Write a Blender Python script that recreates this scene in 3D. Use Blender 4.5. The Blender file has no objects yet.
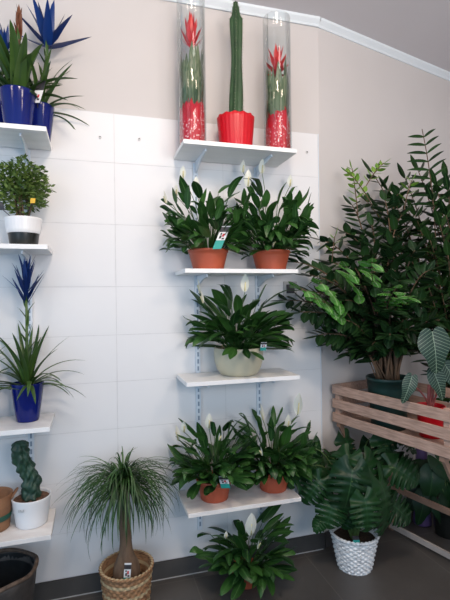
import bpy, math, random
from mathutils import Vector, Matrix, noise
C = bpy.context.scene.collection
PI = math.pi
# ------------------------------------------------------------------ camera constants (wall frame: back wall is y=0)
F, TH, ROLL, DIST, EYE = 450.0, math.radians(16.4), 0.0125, 2.259, 1.40
def at(px, py, Y):
    """point of the place seen at a photo pixel at depth Y metres"""
    a, b = px-225, py-298
    c, s = math.cos(ROLL), math.sin(ROLL)
    x, z = (a*c-b*s)/F, -(a*s+b*c)/F
    return Vector(((x*math.cos(TH)+math.sin(TH))*Y, (-x*math.sin(TH)+math.cos(TH))*Y-DIST, EYE+z*Y))
def atv(px, py, v):
    p = at(px, py, 1.0); k = (v+DIST)/(p.y+DIST)
    return Vector((p.x*k, v, EYE+(p.z-EYE)*k))
# ------------------------------------------------------------------ materials
def nt(name):
    m = bpy.data.materials.new(name); m.use_nodes = True
    n = m.node_tree.nodes; l = m.node_tree.links
    return m, n, l, n['Principled BSDF']
def ramp(n, stops, interp='LINEAR'):
    r = n.new('ShaderNodeValToRGB'); r.color_ramp.interpolation = interp
    e = r.color_ramp.elements
    while len(e) < len(stops): e.new(0.5)
    for i, (p, c) in enumerate(stops):
        e[i].position = p; e[i].color = (*c, 1)
    return r
def mat(name, c1, c2=None, rough=.5, scale=20, metal=0, bump=0, spec=.5, coat=0, stretch=(1,1,1), detail=4):
    m, n, l, b = nt(name)
    c2 = c2 or tuple(x*.85 for x in c1)
    tc = n.new('ShaderNodeTexCoord'); mp = n.new('ShaderNodeMapping'); mp.inputs['Scale'].default_value = stretch
    nz = n.new('ShaderNodeTexNoise'); nz.inputs['Scale'].default_value = scale; nz.inputs['Detail'].default_value = detail
    l.new(tc.outputs['Object'], mp.inputs[0]); l.new(mp.outputs[0], nz.inputs['Vector'])
    r = ramp(n, [(.3, c2), (.7, c1)]); l.new(nz.outputs['Fac'], r.inputs[0]); l.new(r.outputs[0], b.inputs['Base Color'])
    b.inputs['Roughness'].default_value = rough; b.inputs['Metallic'].default_value = metal
    b.inputs['Specular IOR Level'].default_value = spec; b.inputs['Coat Weight'].default_value = coat
    if bump:
        bp = n.new('ShaderNodeBump'); bp.inputs['Strength'].default_value = bump; bp.inputs['Distance'].default_value = .004
        l.new(nz.outputs['Fac'], bp.inputs['Height']); l.new(bp.outputs[0], b.inputs['Normal'])
    return m
def leafmat(name, dark, light, rib=None, rough=.38, transl=.18, ribw=.07, spots=None, spec=.45):
    m, n, l, b = nt(name)
    g = n.new('ShaderNodeNewGeometry')
    r = ramp(n, [(0, dark), (1, light)]); l.new(g.outputs['Random Per Island'], r.inputs[0])
    col = r.outputs[0]
    tc = n.new('ShaderNodeTexCoord'); sp = n.new('ShaderNodeSeparateXYZ'); l.new(tc.outputs['UV'], sp.inputs[0])
    if rib:
        s = n.new('ShaderNodeMath'); s.operation = 'SUBTRACT'; s.inputs[1].default_value = .5; l.new(sp.outputs[0], s.inputs[0])
        a = n.new('ShaderNodeMath'); a.operation = 'ABSOLUTE'; l.new(s.outputs[0], a.inputs[0])
        k = n.new('ShaderNodeMath'); k.operation = 'LESS_THAN'; k.inputs[1].default_value = ribw; l.new(a.outputs[0], k.inputs[0])
        mx = n.new('ShaderNodeMixRGB'); mx.inputs[2].default_value = (*rib, 1)
        l.new(k.outputs[0], mx.inputs[0]); l.new(col, mx.inputs[1]); col = mx.outputs[0]
    if spots:
        nz = n.new('ShaderNodeTexNoise'); nz.inputs['Scale'].default_value = 90; l.new(tc.outputs['Object'], nz.inputs['Vector'])
        rr = ramp(n, [(.55, (0,0,0)), (.62, (1,1,1))]); l.new(nz.outputs['Fac'], rr.inputs[0])
        mx = n.new('ShaderNodeMixRGB'); mx.inputs[2].default_value = (*spots, 1)
        l.new(rr.outputs[0], mx.inputs[0]); l.new(col, mx.inputs[1]); col = mx.outputs[0]
    l.new(col, b.inputs['Base Color']); b.inputs['Roughness'].default_value = rough
    b.inputs['Specular IOR Level'].default_value = spec
    t = n.new('ShaderNodeBsdfTranslucent'); l.new(col, t.inputs[0])
    ms = n.new('ShaderNodeMixShader'); ms.inputs[0].default_value = transl
    l.new(b.outputs[0], ms.inputs[1]); l.new(t.outputs[0], ms.inputs[2])
    l.new(ms.outputs[0], n['Material Output'].inputs[0])
    return m
def veinmat(name, base, vein, count, width):
    m, n, l, b = nt(name)
    tc = n.new('ShaderNodeTexCoord'); sp = n.new('ShaderNodeSeparateXYZ'); l.new(tc.outputs['UV'], sp.inputs[0])
    def mth(op, x, v=None, y=None):
        q = n.new('ShaderNodeMath'); q.operation = op; l.new(x, q.inputs[0])
        if y is not None: l.new(y, q.inputs[1])
        elif v is not None: q.inputs[1].default_value = v
        return q.outputs[0]
    # pinnate veins: u is across (-.5...+.5 shifted), v is along; lines v = |u|*k + i*step
    au = mth('ABSOLUTE', mth('SUBTRACT', sp.outputs[0], .5))
    w = mth('SUBTRACT', sp.outputs[1], y=mth('MULTIPLY', au, .55))
    fr = mth('FRACT', mth('MULTIPLY', w, count))
    d = mth('ABSOLUTE', mth('SUBTRACT', fr, .5))
    a = mth('LESS_THAN', d, width*count)
    c = mth('LESS_THAN', au, width*1.6)
    f = mth('MAXIMUM', a, y=c)
    mx = n.new('ShaderNodeMixRGB'); mx.inputs[1].default_value = (*base, 1); mx.inputs[2].default_value = (*vein, 1)
    l.new(f, mx.inputs[0]); l.new(mx.outputs[0], b.inputs['Base Color'])
    b.inputs['Roughness'].default_value = .4
    return m
M = {}
M['paint'] = mat('painted plaster', (.64,.605,.59), (.62,.585,.57), .85, 3, bump=.02)
M['ceil'] = mat('ceiling paint', (.70,.665,.68), (.68,.645,.66), .9, 3)
M['cove'] = mat('cove moulding paint', (.80,.86,.90), (.78,.84,.88), .6, 8)
M['skirt'] = mat('dark skirting tile', (.085,.08,.078), (.06,.058,.057), .4, 6)
M['shelf'] = mat('white laminate', (.86,.86,.86), (.80,.80,.80), .42, 5, stretch=(1,6,1))
M['shelf_worn'] = mat('dusty white laminate', (.88,.85,.82), (.74,.69,.66), .5, 9, stretch=(1,3,1))
M['steel'] = mat('painted shelf steel', (.72,.78,.84), (.66,.72,.8), .4, 30)
M['slot'] = mat('slot shadow', (.26,.34,.44), None, .8, 30)
M['terracotta'] = mat('terracotta plastic', (.46,.095,.042), (.39,.075,.034), .5, 12, bump=.03)
M['soil'] = mat('potting soil', (.06,.035,.02), (.02,.012,.008), .95, 90, bump=1)
M['bark_mulch'] = mat('brown bark mulch', (.20,.10,.06), (.04,.02,.012), .9, 70, bump=1)
M['beige'] = mat('beige ceramic', (.52,.49,.37), (.49,.46,.34), .4, 8)
M['blue'] = mat('cobalt glaze', (.006,.014,.15), (.005,.010,.12), .12, 5, spec=.35)
M['red'] = mat('red plastic', (.60,.002,.012), (.54,.002,.010), .35, 10)
M['red_wrap'] = mat('red wrap', (.66,.008,.025), (.45,.004,.015), .3, 30)
M['whitepot'] = mat('white ceramic', (.85,.85,.86), (.81,.81,.82), .35, 8)
M['black'] = mat('black plastic', (.012,.014,.013), (.008,.01,.009), .3, 10)
M['greenpot'] = mat('dark green plastic', (.006,.035,.03), (.005,.028,.024), .45, 10)
M['crate'] = mat('weathered crate wood', (.56,.37,.29), (.34,.22,.17), .75, 14, bump=.4, stretch=(8,1,8))
M['rail_wood'] = mat('brown stand wood', (.40,.24,.17), (.27,.16,.11), .7, 14, bump=.2)
M['rail_pale'] = mat('pale stand wood', (.52,.46,.42), (.38,.33,.3), .7, 14, bump=.2)
M['trunk'] = mat('palm bark', (.21,.135,.085), (.10,.06,.038), .9, 30, bump=1, stretch=(1,1,.4))
M['stem'] = mat('green stem', (.10,.17,.05), (.06,.11,.03), .6, 20)
M['brownstem'] = mat('woody stem', (.16,.09,.05), (.08,.05,.03), .8, 30)
M['pinkstem'] = mat('pink stem', (.42,.13,.12), (.28,.06,.06), .5, 20)
M['lily'] = leafmat('peace lily leaf', (.012,.048,.012), (.045,.135,.025), (.06,.15,.04), ribw=.05)
M['lily_flower'] = leafmat('white spathe', (.78,.80,.70), (.88,.88,.80), rough=.5, transl=.3)
M['spadix'] = mat('cream spadix', (.75,.68,.42), (.6,.55,.3), .8, 60)
M['palm'] = leafmat('palm strap leaf', (.010,.032,.010), (.06,.15,.035), rough=.4)
M['brom'] = leafmat('bromeliad leaf', (.022,.055,.016), (.075,.15,.03), (.05,.11,.03), ribw=.08, rough=.3)
M['brom_grey'] = leafmat('grey green leaf', (.06,.11,.05), (.24,.30,.16), (.3,.3,.2), ribw=.06, rough=.35)
M['bluefl'] = leafmat('dyed blue bract', (.004,.014,.08), (.010,.045,.22), rough=.35)
M['redfl'] = leafmat('red bract', (.60,.006,.008), (.80,.03,.02), rough=.35)
M['orange'] = leafmat('rusty bract', (.13,.035,.012), (.24,.08,.03), rough=.5)
M['zz'] = leafmat('dark glossy leaflet', (.006,.022,.008), (.022,.06,.016), (.03,.07,.03), rough=.32, transl=.08, spec=.3)
M['tallleaf'] = leafmat('dark narrow leaf', (.006,.022,.007), (.028,.075,.017), (.04,.1,.03), rough=.35, transl=.1, spec=.3)
M['lime'] = leafmat('young lime leaf', (.13,.30,.035), (.24,.42,.06), (.3,.45,.1), rough=.35, transl=.3)
M['spot'] = leafmat('bright mottled leaf', (.045,.19,.02), (.10,.30,.06), (.25,.42,.18), rough=.25, transl=.15, spots=(.13,.26,.10))
M['monstera'] = leafmat('monstera leaf', (.006,.026,.009), (.016,.06,.017), (.03,.085,.03), rough=.34, transl=.06, spec=.3, ribw=.012)
M['aralia'] = leafmat('small aralia leaf', (.05,.11,.022), (.22,.32,.08), rough=.5, transl=.25)
M['aloc'] = veinmat('alocasia leaf', (.012,.035,.022), (.22,.30,.21), 9, .006)
M['cactus'] = mat('cactus skin', (.035,.085,.03), (.02,.05,.02), .6, 25, bump=.2)
M['cactus2'] = mat('blue green cactus skin', (.025,.075,.045), (.012,.035,.025), .5, 22, bump=.4)
M['spine'] = mat('pale spines', (.45,.42,.3), None, .7, 30)
M['teal'] = mat('teal tag print', (.02,.36,.30), (.02,.32,.27), .5, 30)
M['tagwhite'] = mat('white tag card', (.82,.82,.82), (.78,.78,.78), .5, 30)
M['tagdark'] = mat('dark tag print', (.02,.022,.03), (.06,.05,.05), .5, 60)
M['tagred'] = mat('red tag print', (.6,.03,.05), None, .5, 60)
M['tagyellow'] = mat('yellow tag card', (.85,.5,.04), None, .5, 60)
M['kraft'] = mat('kraft brown bag', (.30,.15,.07), (.20,.09,.045), .75, 20, bump=.3)
M['ribbon'] = mat('dark green ribbon', (.01,.08,.05), None, .5, 20)
M['purple'] = mat('purple ceramic', (.16,.10,.24), (.12,.07,.2), .35, 8)
M['outlet'] = mat('grey outlet plastic', (.55,.55,.55), None, .5, 20)
M['outlet_dark'] = mat('dark outlet', (.05,.05,.055), None, .5, 20)
M['planter'] = mat('dark rustic planter', (.075,.065,.06), (.03,.027,.026), .6, 25, bump=.8)
M['planter_rim'] = mat('brown bark rim', (.15,.10,.07), (.06,.04,.03), .8, 40, bump=1)
M['zinc'] = mat('dark zinc liner', (.06,.065,.07), (.03,.033,.036), .35, 10, metal=.6)
M['screw'] = mat('screw steel', (.35,.33,.32), None, .4, 20, metal=.5)
def weave(name, c1, c2, band=None):
    m, n, l, b = nt(name)
    tc = n.new('ShaderNodeTexCoord'); mp = n.new('ShaderNodeMapping'); mp.inputs['Scale'].default_value = (.6,.6,2.4); l.new(tc.outputs['Object'], mp.inputs[0])
    nz = n.new('ShaderNodeTexNoise'); nz.inputs['Scale'].default_value = 60; l.new(mp.outputs[0], nz.inputs['Vector'])
    r = ramp(n, [(.3, c2), (.52, c1)]); l.new(nz.outputs['Fac'], r.inputs[0]); col = r.outputs[0]  # dark streaks paint the shading of the gaps into the weave colour
    if band:
        sp = n.new('ShaderNodeSeparateXYZ'); l.new(tc.outputs['Object'], sp.inputs[0])
        q = n.new('ShaderNodeMath'); q.operation = 'MULTIPLY'; q.inputs[1].default_value = 19; l.new(sp.outputs[2], q.inputs[0])
        f = n.new('ShaderNodeMath'); f.operation = 'FRACT'; l.new(q.outputs[0], f.inputs[0])
        g = n.new('ShaderNodeMath'); g.operation = 'GREATER_THAN'; g.inputs[1].default_value = .72; l.new(f.outputs[0], g.inputs[0])
        mx = n.new('ShaderNodeMixRGB'); mx.inputs[2].default_value = (*band, 1); l.new(g.outputs[0], mx.inputs[0]); l.new(col, mx.inputs[1]); col = mx.outputs[0]
    l.new(col, b.inputs['Base Color']); b.inputs['Roughness'].default_value = .7
    return m
M['wicker_white'] = weave('white wicker', (.90,.90,.90), (.34,.34,.36))
M['wicker_gap'] = mat('shadowed wicker core', (.16,.16,.17), None, .8, 20)
M['seagrass'] = weave('brown seagrass', (.36,.19,.09), (.16,.08,.04), (.50,.38,.22))
# glass
m, n, l, b = nt('clear glass'); M['glass'] = m
tr = n.new('ShaderNodeBsdfTransparent'); tr.inputs[0].default_value = (.97,.98,.98,1)
gl = n.new('ShaderNodeBsdfGlossy'); gl.inputs['Roughness'].default_value = .03
fr = n.new('ShaderNodeLayerWeight'); fr.inputs[0].default_value = .35
rr = ramp(n, [(0, (.015,.015,.015)), (1, (.38,.38,.38))]); ms = n.new('ShaderNodeMixShader')
l.new(fr.outputs['Fresnel'], rr.inputs[0]); l.new(rr.outputs[0], ms.inputs[0]); l.new(tr.outputs[0], ms.inputs[1]); l.new(gl.outputs[0], ms.inputs[2])
l.new(ms.outputs[0], n['Material Output'].inputs[0])
# speckled glitter for the wraps
m, n, l, b = nt('red beaded wrap'); M['wrap'] = m
tc = n.new('ShaderNodeTexCoord'); vo = n.new('ShaderNodeTexVoronoi'); vo.inputs['Scale'].default_value = 85; l.new(tc.outputs['Object'], vo.inputs['Vector'])
rr = ramp(n, [(.22, (1,.82,.84)), (.32, (.60,.004,.022))]); l.new(vo.outputs['Distance'], rr.inputs[0]); l.new(rr.outputs[0], b.inputs['Base Color'])
b.inputs['Roughness'].default_value = .3
# floor tiles
m, n, l, b = nt('dark floor tile'); M['floor'] = m
tc = n.new('ShaderNodeTexCoord'); mp = n.new('ShaderNodeMapping'); l.new(tc.outputs['Object'], mp.inputs[0])
mp.inputs['Location'].default_value = (.77, 0.05, 0)
br = n.new('ShaderNodeTexBrick'); br.offset = 0.0; br.inputs['Scale'].default_value = 1; br.inputs['Brick Width'].default_value = .62; br.inputs['Row Height'].default_value = .62
br.inputs['Mortar Size'].default_value = .003; br.inputs['Color1'].default_value = (1,1,1,1); br.inputs['Color2'].default_value = (.88,.88,.88,1); br.inputs['Mortar'].default_value = (1.35,1.35,1.35,1)
l.new(mp.outputs[0], br.inputs['Vector'])
nz = n.new('ShaderNodeTexNoise'); nz.inputs['Scale'].default_value = 3.2; nz.inputs['Detail'].default_value = 6; l.new(tc.outputs['Object'], nz.inputs['Vector'])
rr = ramp(n, [(.3, (.070,.063,.058)), (.75, (.110,.101,.092))]); l.new(nz.outputs['Fac'], rr.inputs[0])
mx = n.new('ShaderNodeMixRGB'); mx.blend_type = 'MULTIPLY'; mx.inputs[0].default_value = 1; l.new(rr.outputs[0], mx.inputs[1]); l.new(br.outputs['Color'], mx.inputs[2])
l.new(mx.outputs[0], b.inputs['Base Color']); b.inputs['Roughness'].default_value = .42
M['tile'] = mat('white wall tile', (.80,.80,.81), (.775,.775,.79), .5, 2.5)
M['grout'] = mat('pale grey grout', (.70,.70,.71), None, .9, 20)
# ------------------------------------------------------------------ mesh builder
class MB:
    def __init__(s): s.v = []; s.f = []; s.uv = []; s.mi = []
    def quad(s, idx, uvs, mi=0): s.f.append(tuple(idx)); s.uv.append(uvs); s.mi.append(mi)
    def grid(s, rows, closed=False, mi=0, uv=True):
        b0 = len(s.v); n = len(rows[0]); R = len(rows)
        for r in rows: s.v.extend(r)
        for i in range(R-1):
            for j in range(n if closed else n-1):
                k = (j+1) % n
                s.quad((b0+i*n+j, b0+i*n+k, b0+(i+1)*n+k, b0+(i+1)*n+j),
                       ((j/(n-1 or 1), i/(R-1)), ((j+1)/(n-1 or 1), i/(R-1)), ((j+1)/(n-1 or 1), (i+1)/(R-1)), (j/(n-1 or 1), (i+1)/(R-1))), mi)
        return b0
    def cap(s, idx, mi=0): s.quad(idx, [(0.5,0.5)]*len(idx), mi)
    def box(s, lo, hi, mi=0, M4=None):
        b0 = len(s.v)
        for z in (lo[2], hi[2]):
            for (x, y) in ((lo[0],lo[1]),(hi[0],lo[1]),(hi[0],hi[1]),(lo[0],hi[1])):
                p = Vector((x,y,z)); s.v.append(M4 @ p if M4 else p)
        for q in ((3,2,1,0),(4,5,6,7),(0,1,5,4),(1,2,6,5),(2,3,7,6),(3,0,4,7)): s.cap([b0+i for i in q], mi)
    def bar(s, p, q, w, h, mi=0):
        p, q = Vector(p), Vector(q); d = (q-p); L = d.length; d.normalize()
        up = Vector((0,0,1)) if abs(d.z) < .95 else Vector((0,1,0))
        x = d.cross(up).normalized(); z = x.cross(d)
        m4 = Matrix((( x.x,d.x,z.x,p.x),(x.y,d.y,z.y,p.y),(x.z,d.z,z.z,p.z),(0,0,0,1)))
        s.box((-w/2,0,-h/2),(w/2,L,h/2),mi,m4)
    def lathe(s, prof, seg=32, center=(0,0,0), fn=None, mi=0):
        rows = []
        for (r, z) in prof:
            row = []
            for j in range(seg):
                a = 2*PI*j/seg; rr, zz = (fn(r, z, a) if fn else (r, z))
                row.append(Vector((center[0]+rr*math.cos(a), center[1]+rr*math.sin(a), center[2]+zz)))
            rows.append(row)
        b0 = s.grid(rows, True, mi)
        return b0, seg
    def disc(s, r, z, seg=24, center=(0,0,0), mi=0, bumpy=0):
        rows = [[Vector((center[0]+r*k/4*math.cos(2*PI*j/seg), center[1]+r*k/4*math.sin(2*PI*j/seg), center[2]+z+(random.uniform(-bumpy,bumpy) if k<4 else 0))) for j in range(seg)] for k in (4,3,2,1)]
        b0 = s.grid(rows, True, mi); s.cap([b0+3*seg+j for j in range(seg)], mi)
    def tube(s, pts, r0, r1=None, seg=5, mi=0, cap=True):
        r1 = r0 if r1 is None else r1; rows = []; n = len(pts)
        for i, p in enumerate(pts):
            d = (pts[min(i+1,n-1)]-pts[max(i-1,0)]).normalized()
            u = d.cross(Vector((.31,.17,.93)) if abs(d.z)<.9 else Vector((1,0,.1))).normalized(); w = d.cross(u)
            rr = r0+(r1-r0)*i/(n-1)
            rows.append([p+(u*math.cos(2*PI*j/seg)+w*math.sin(2*PI*j/seg))*rr for j in range(seg)])
        b0 = s.grid(rows, True, mi)
        if cap: s.cap([b0+(n-1)*seg+j for j in range(seg)], mi); s.cap([b0+seg-1-j for j in range(seg)], mi)
    def blade(s, p0, az, el, L, W, prof, droop=.6, fold=.25, n=6, mi=0, roll=0, side_bend=0, path=None):
        pos = Vector(p0); rows = []; prev = None
        for i in range(n+1):
            t = i/n; e = el-droop*t; a = az+side_bend*t
            d = Vector((math.cos(a)*math.cos(e), math.sin(a)*math.cos(e), math.sin(e)))
            if prev: pos = pos+(d+prev)*.5*(L/n)
            prev = d
            sd = Vector((-math.sin(a), math.cos(a), 0)); nr = d.cross(sd)
            if roll: sd, nr = sd*math.cos(roll)+nr*math.sin(roll), nr*math.cos(roll)-sd*math.sin(roll)
            nr = -nr if False else nr
            w = prof(t)*W/2
            rows.append([pos-sd*w-nr*(-fold*w), pos.copy(), pos+sd*w-nr*(-fold*w)] if False else [pos-sd*w-nr*fold*w, pos.copy(), pos+sd*w-nr*fold*w])
            if path is not None: path.append(pos.copy())
        s.grid(rows, False, mi)
        return pos
    def polar(s, c, tip, nrm, L, wscale=1.0, slits=False, kind='heart', bend=.5, mi=0, seg=44, rings=6, cup=.15):
        c = Vector(c); x = Vector(tip).normalized(); z = Vector(nrm); z = (z-x*z.dot(x)).normalized(); y = z.cross(x)
        b0 = len(s.v); pos = []
        for k in range(rings+1):
            for j in range(seg+1):
                th = -PI+2*PI*j/seg; q = abs(th)
                if kind == 'heart':
                    r = .47+.12*math.exp(-(q/.9)**2)+.41*math.exp(-(q/.30)**2)-.0*q
                    r *= 1-.72*math.exp(-((PI-q)/.28)**2)
                elif kind == 'arrow':
                    r = .45+.13*math.exp(-(q/.9)**2)+.42*math.exp(-(q/.33)**2)+.05*math.exp(-((q-2.6)/.35)**2)
                    r *= 1-.3*math.exp(-((PI-q)/.14)**2)
                rho = k/rings; rx = r*math.cos(th)*L*rho; ry = r*math.sin(th)*L*rho*wscale
                h = -bend*(rx*abs(rx))/L*(1 if rx > 0 else .6)+cup*abs(ry)-bend*ry*ry/L
                s.v.append(c+x*rx+y*ry+z*h); pos.append((ry/L+.5, rx/L+.5))
        for k in range(rings):
            for j in range(seg):
                if slits and k >= 2 and j % 5 == 2 and 4 < j < seg-5 and not (seg//2-4 < j < seg//2+3): continue
                id_ = [k*(seg+1)+j, k*(seg+1)+j+1, (k+1)*(seg+1)+j+1, (k+1)*(seg+1)+j]
                s.quad([b0+i for i in id_], [pos[i] for i in id_], mi)
    def split_leaf(s, c, tip, nrm, L, bend=.5, cup=.15, slits=True, mi=0, ph=0):
        c = Vector(c); x = Vector(tip).normalized(); z = Vector(nrm); z = (z-x*z.dot(x)).normalized(); y = z.cross(x)
        N, H = 45, 6; us = [-1+j/H for j in range(2*H+1)]; b0 = len(s.v); n = len(us)
        for i in range(N+1):
            t = i/N; w = L*.98*(t+.012)**.36*max(.001,1-t)**.62
            for u in us:
                a = abs(u); back = -.30*L*a**1.3*max(0, 1-t*4.5)
                rx = L*t*.95+back+.16*L*a*t*(1-t)*1.2; ry = u*w*(1-.18*max(0,1-t*9))
                h = -bend*(rx*abs(rx))/L+cup*abs(ry)-bend*1.3*ry*ry/L+.010*math.sin(t*38)*a
                s.v.append(c+x*rx+y*ry+z*h)
        for i in range(N):
            for j in range(n-1):
                a = min(abs(us[j]), abs(us[j+1]))
                k = (i+ph+(1 if us[j] < 0 else 0)) % 7
                if slits and 7 < i < 40 and k == 0 and a >= .32: continue
                if slits and 7 < i < 40 and k == 6 and a >= .60: continue
                id_ = (b0+i*n+j, b0+i*n+j+1, b0+(i+1)*n+j+1, b0+(i+1)*n+j)
                s.quad(id_, [(us[(q-b0)%n]/2+.5, ((q-b0)//n)/N) for q in id_], mi)
    def build(s, name, mats, parent=None, origin=None, smooth=True, wall=None, kind=None, bevel=0):
        """vertices are in world space when origin is given"""
        o3 = Vector(origin) if origin is not None else Vector((0,0,0))
        vs = []
        for p in s.v:
            p = Vector(p)
            if wall is not None and p.y > wall: p.y = wall+(p.y-wall)*.04
            vs.append(p-o3)
        me = bpy.data.meshes.new(name); me.from_pydata([tuple(v) for v in vs], [], s.f)
        ul = me.uv_layers.new(name='UVMap')
        li = 0; flat = []
        for u in s.uv:
            for q in u: flat.extend(q)
        ul.data.foreach_set('uv', flat)
        mats = mats if isinstance(mats, (list, tuple)) else [mats]
        for q in mats: me.materials.append(q)
        me.polygons.foreach_set('material_index', s.mi)
        me.polygons.foreach_set('use_smooth', [smooth]*len(me.polygons)); me.update()
        ob = bpy.data.objects.new(name, me); C.objects.link(ob)
        if parent: ob.parent = parent
        elif origin is not None: ob.location = o3
        if kind: ob['kind'] = kind
        if bevel:
            md = ob.modifiers.new('bevel', 'BEVEL'); md.width = bevel; md.segments = 2; md.limit_method = 'ANGLE'
        return ob
def thing(name, label, cat, loc, group=None, rotz=0):
    o = bpy.data.objects.new(name, None); C.objects.link(o); o.empty_display_size = .05
    o.location = loc; o.rotation_euler = (0,0,rotz); o['label'] = label; o['category'] = cat
    if group: o['group'] = group
    return o
def tag(o, label, cat, group=None):
    o['label'] = label; o['category'] = cat
    if group: o['group'] = group
    return o
lance = lambda t: max(.02, math.sin(PI*min(1, t*.93+.05)**.85)**.8)
oval = lambda t: max(.02, math.sin(PI*min(1, t*.95+.03))**.6)
strap = lambda t: max(.03, min(1, 1.02*(1-t)**.55)*(.75+.25*min(1, t*4)))
needle = lambda t: max(.06, (1-t)**.5)
bract = lambda t: max(.02, min(1, .55+t*1.6)*(1-t)**.7)
def bez(a, b, c, n=8):
    a, b, c = Vector(a), Vector(b), Vector(c)
    return [a*(1-t)**2+b*2*t*(1-t)+c*t*t for t in [i/n for i in range(n+1)]]
# ------------------------------------------------------------------ the setting
def struct(name, mb, m, **k):
    return mb.build(name, m, kind='structure', smooth=False, **k)
b = MB(); b.box((-2.6,-4.2,-.06),(4.2,2.0,0)); struct('floor', b, M['floor'])
b = MB(); b.box((-2.6,-4.2,2.945),(4.2,2.0,3.0)); struct('ceiling', b, M['ceil'])
b = MB(); b.box((-2.6,.004,0),(1.229,.12,2.945)); struct('wall_back', b, M['paint'])
A2 = math.radians(15.1); c2, s2 = math.cos(A2), math.sin(A2)
R2 = Matrix.Translation((1.229,.004,0)) @ Matrix.Rotation(A2, 4, 'Z')
b = MB(); b.box((0,0,0),(2.6,.12,2.945), M4=R2); struct('wall_right', b, M['paint'])
# tile cladding: the grout bed then each tile with a tiny joint
rows = [.091,.300,.538,.771,1.000,1.227,1.462,1.764,2.064,2.304]
cols = [-1.54,-.99,-.44,.110,.66,1.212]
b = MB(); b.box((-1.55,-.0058,.088),(1.214,.003,2.306), mi=1)
for i in range(len(rows)-1):
    for j in range(len(cols)-1):
        g = .0012; b.box((cols[j]+g,-.0075,rows[i]+g),(cols[j+1]-g,-.003,rows[i+1]-g))
struct('wall_tiling', b, [M['tile'], M['grout']])
b = MB(); b.box((1.2125,-.0085,.088),(1.2165,.004,2.306)); struct('trim_1', b, M['steel'])
b = MB(); b.box((-2.5,-.012,0),(1.222,.003,.085)); struct('baseboard_left', b, M['skirt'])
b = MB(); b.box((.0,-.010,0),(2.5,.0,.085), M4=R2); struct('baseboard_right', b, M['skirt'])
def coving(name, x0, x1, m4=None):
    b = MB(); rws = []
    for x in (x0, x1):
        r = [Vector((x,0,2.905)), Vector((x,-.006,2.905)), Vector((x,-.012,2.915)), Vector((x,-.03,2.933)), Vector((x,-.032,2.945)), Vector((x,0,2.945))]
        rws.append([m4 @ p if m4 else p for p in r])
    b.grid(rws, True); struct(name, b, M['cove'])
coving('trim_2', -2.5, 1.226); coving('trim_3', -.006, 2.5, R2)
b = MB(); b.box((2.66,-4.2,0),(2.76,1.0,2.945)); struct('side_light_blocker', b, M['paint'])  # unseen wall, added to block light coming from the right
b = MB(); b.box((-2.4,-.016,0),(1.21,-.012,.003)); struct('trim_4', b, M['outlet'])
# screws in the tiles
for k, (x, z) in enumerate(((.044,2.182),(.230,2.189),(1.142,2.197))):
    b = MB(); b.lathe([(0.0005,-.003),(.004,-.003),(.0055,0),(.0055,.004)], 10)
    o = b.build('wall_screw', M['screw']); o.location = (x,-.0095,z); o.rotation_euler = (PI/2,0,0)
    tag(o, ['small screw in the top white tile above the gap between shelf columns, left one',
            'small screw in the top white tile, just left of the shelf with glass vases',
            'small screw in the top white tile right of the shelf with glass vases'][k], 'screw', 'screws in the top tile row')
# outlets
def outlet(x, z, label):
    t = thing('wall_outlet', label, 'outlet', (x,-.0085,z), 'wall outlets')
    b = MB(); b.box((-.04,-.009,-.04),(.04,0,.04)); b.build('cover_plate', M['outlet'], t, smooth=False, bevel=.003)
    b = MB(); b.box((-.024,-.012,-.024),(.024,-.0092,.024)); b.build('socket', M['outlet_dark'], t, smooth=False, bevel=.003)
outlet(1.03,1.445,'grey square wall outlet on the tiles between the peace lilies and the corner foliage')
outlet(1.085,.345,'grey square wall outlet just past the right end of the lowest right shelf')
# wall standards
def standard(x, z0, z1, label):
    t = thing('slotted_wall_rail', label, 'wall rail', (x,-.0085,z0), 'slotted rails carrying the shelves')
    b = MB(); b.box((-.0125,-.012,0),(.0125,0,z1-z0)); b.build('channel', M['steel'], t, smooth=False, bevel=.001)
    b = MB(); z = .02
    while z < z1-z0-.03:
        b.box((-.004,-.0135,z),(.004,-.0122,z+.022)); z += .036
    b.build('slots', M['slot'], t, smooth=False)
standard(.512,.22,2.09,'slotted steel wall rail behind the left half of the right shelf column')
standard(.842,.22,2.09,'slotted steel wall rail behind the right half of the right shelf column')
standard(-.279,.35,2.09,'slotted steel wall rail behind the left shelf column')
# shelves
def shelf(x0, x1, top, d, brs, label, m=None, tilt=0):
    t = thing('wall_shelf', label, 'shelf', ((x0+x1)/2,-.022,top-.02), 'white wall shelves')
    w = (x1-x0)/2
    b = MB(); b.box((-w,-d,0),(w,.0,.02)); b.build('shelf_board', m or M['shelf'], t, smooth=False, bevel=.0015)
    for bx in brs:
        x = bx-(x0+x1)/2; b = MB()
        b0 = len(b.v)
        prof = [(0,-.002),(-d*.82,-.002),(-d*.86,-.016),(-d*.5,-.024),(-.02,-.058),(0,-.06)]
        for dx in (-.0035,.0035):
            for (yy, zz) in prof: b.v.append(Vector((x+dx,yy,zz)))
        n_ = len(prof); b.cap([b0+i for i in range(n_)][::-1]); b.cap([b0+n_+i for i in range(n_)])
        for i in range(n_): k = (i+1)%n_; b.cap([b0+i,b0+k,b0+n_+k,b0+n_+i])
        b.build('bracket', M['steel'], t, smooth=False)
    return t
SR = [(2.117,'topmost right shelf, holding two glass vases and a cactus'),(1.535,'second white shelf of the right column, under two peace lilies'),
      (1.022,'third white shelf of the right column, under the beige bowl'),(.432,'lowest white shelf of the right column, above the floor peace lily')]
for i, (z, lb) in enumerate(SR):
    shelf(.400,.957,z,.25,(.512,.842),lb,M['shelf_worn'] if i==3 else None)
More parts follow.
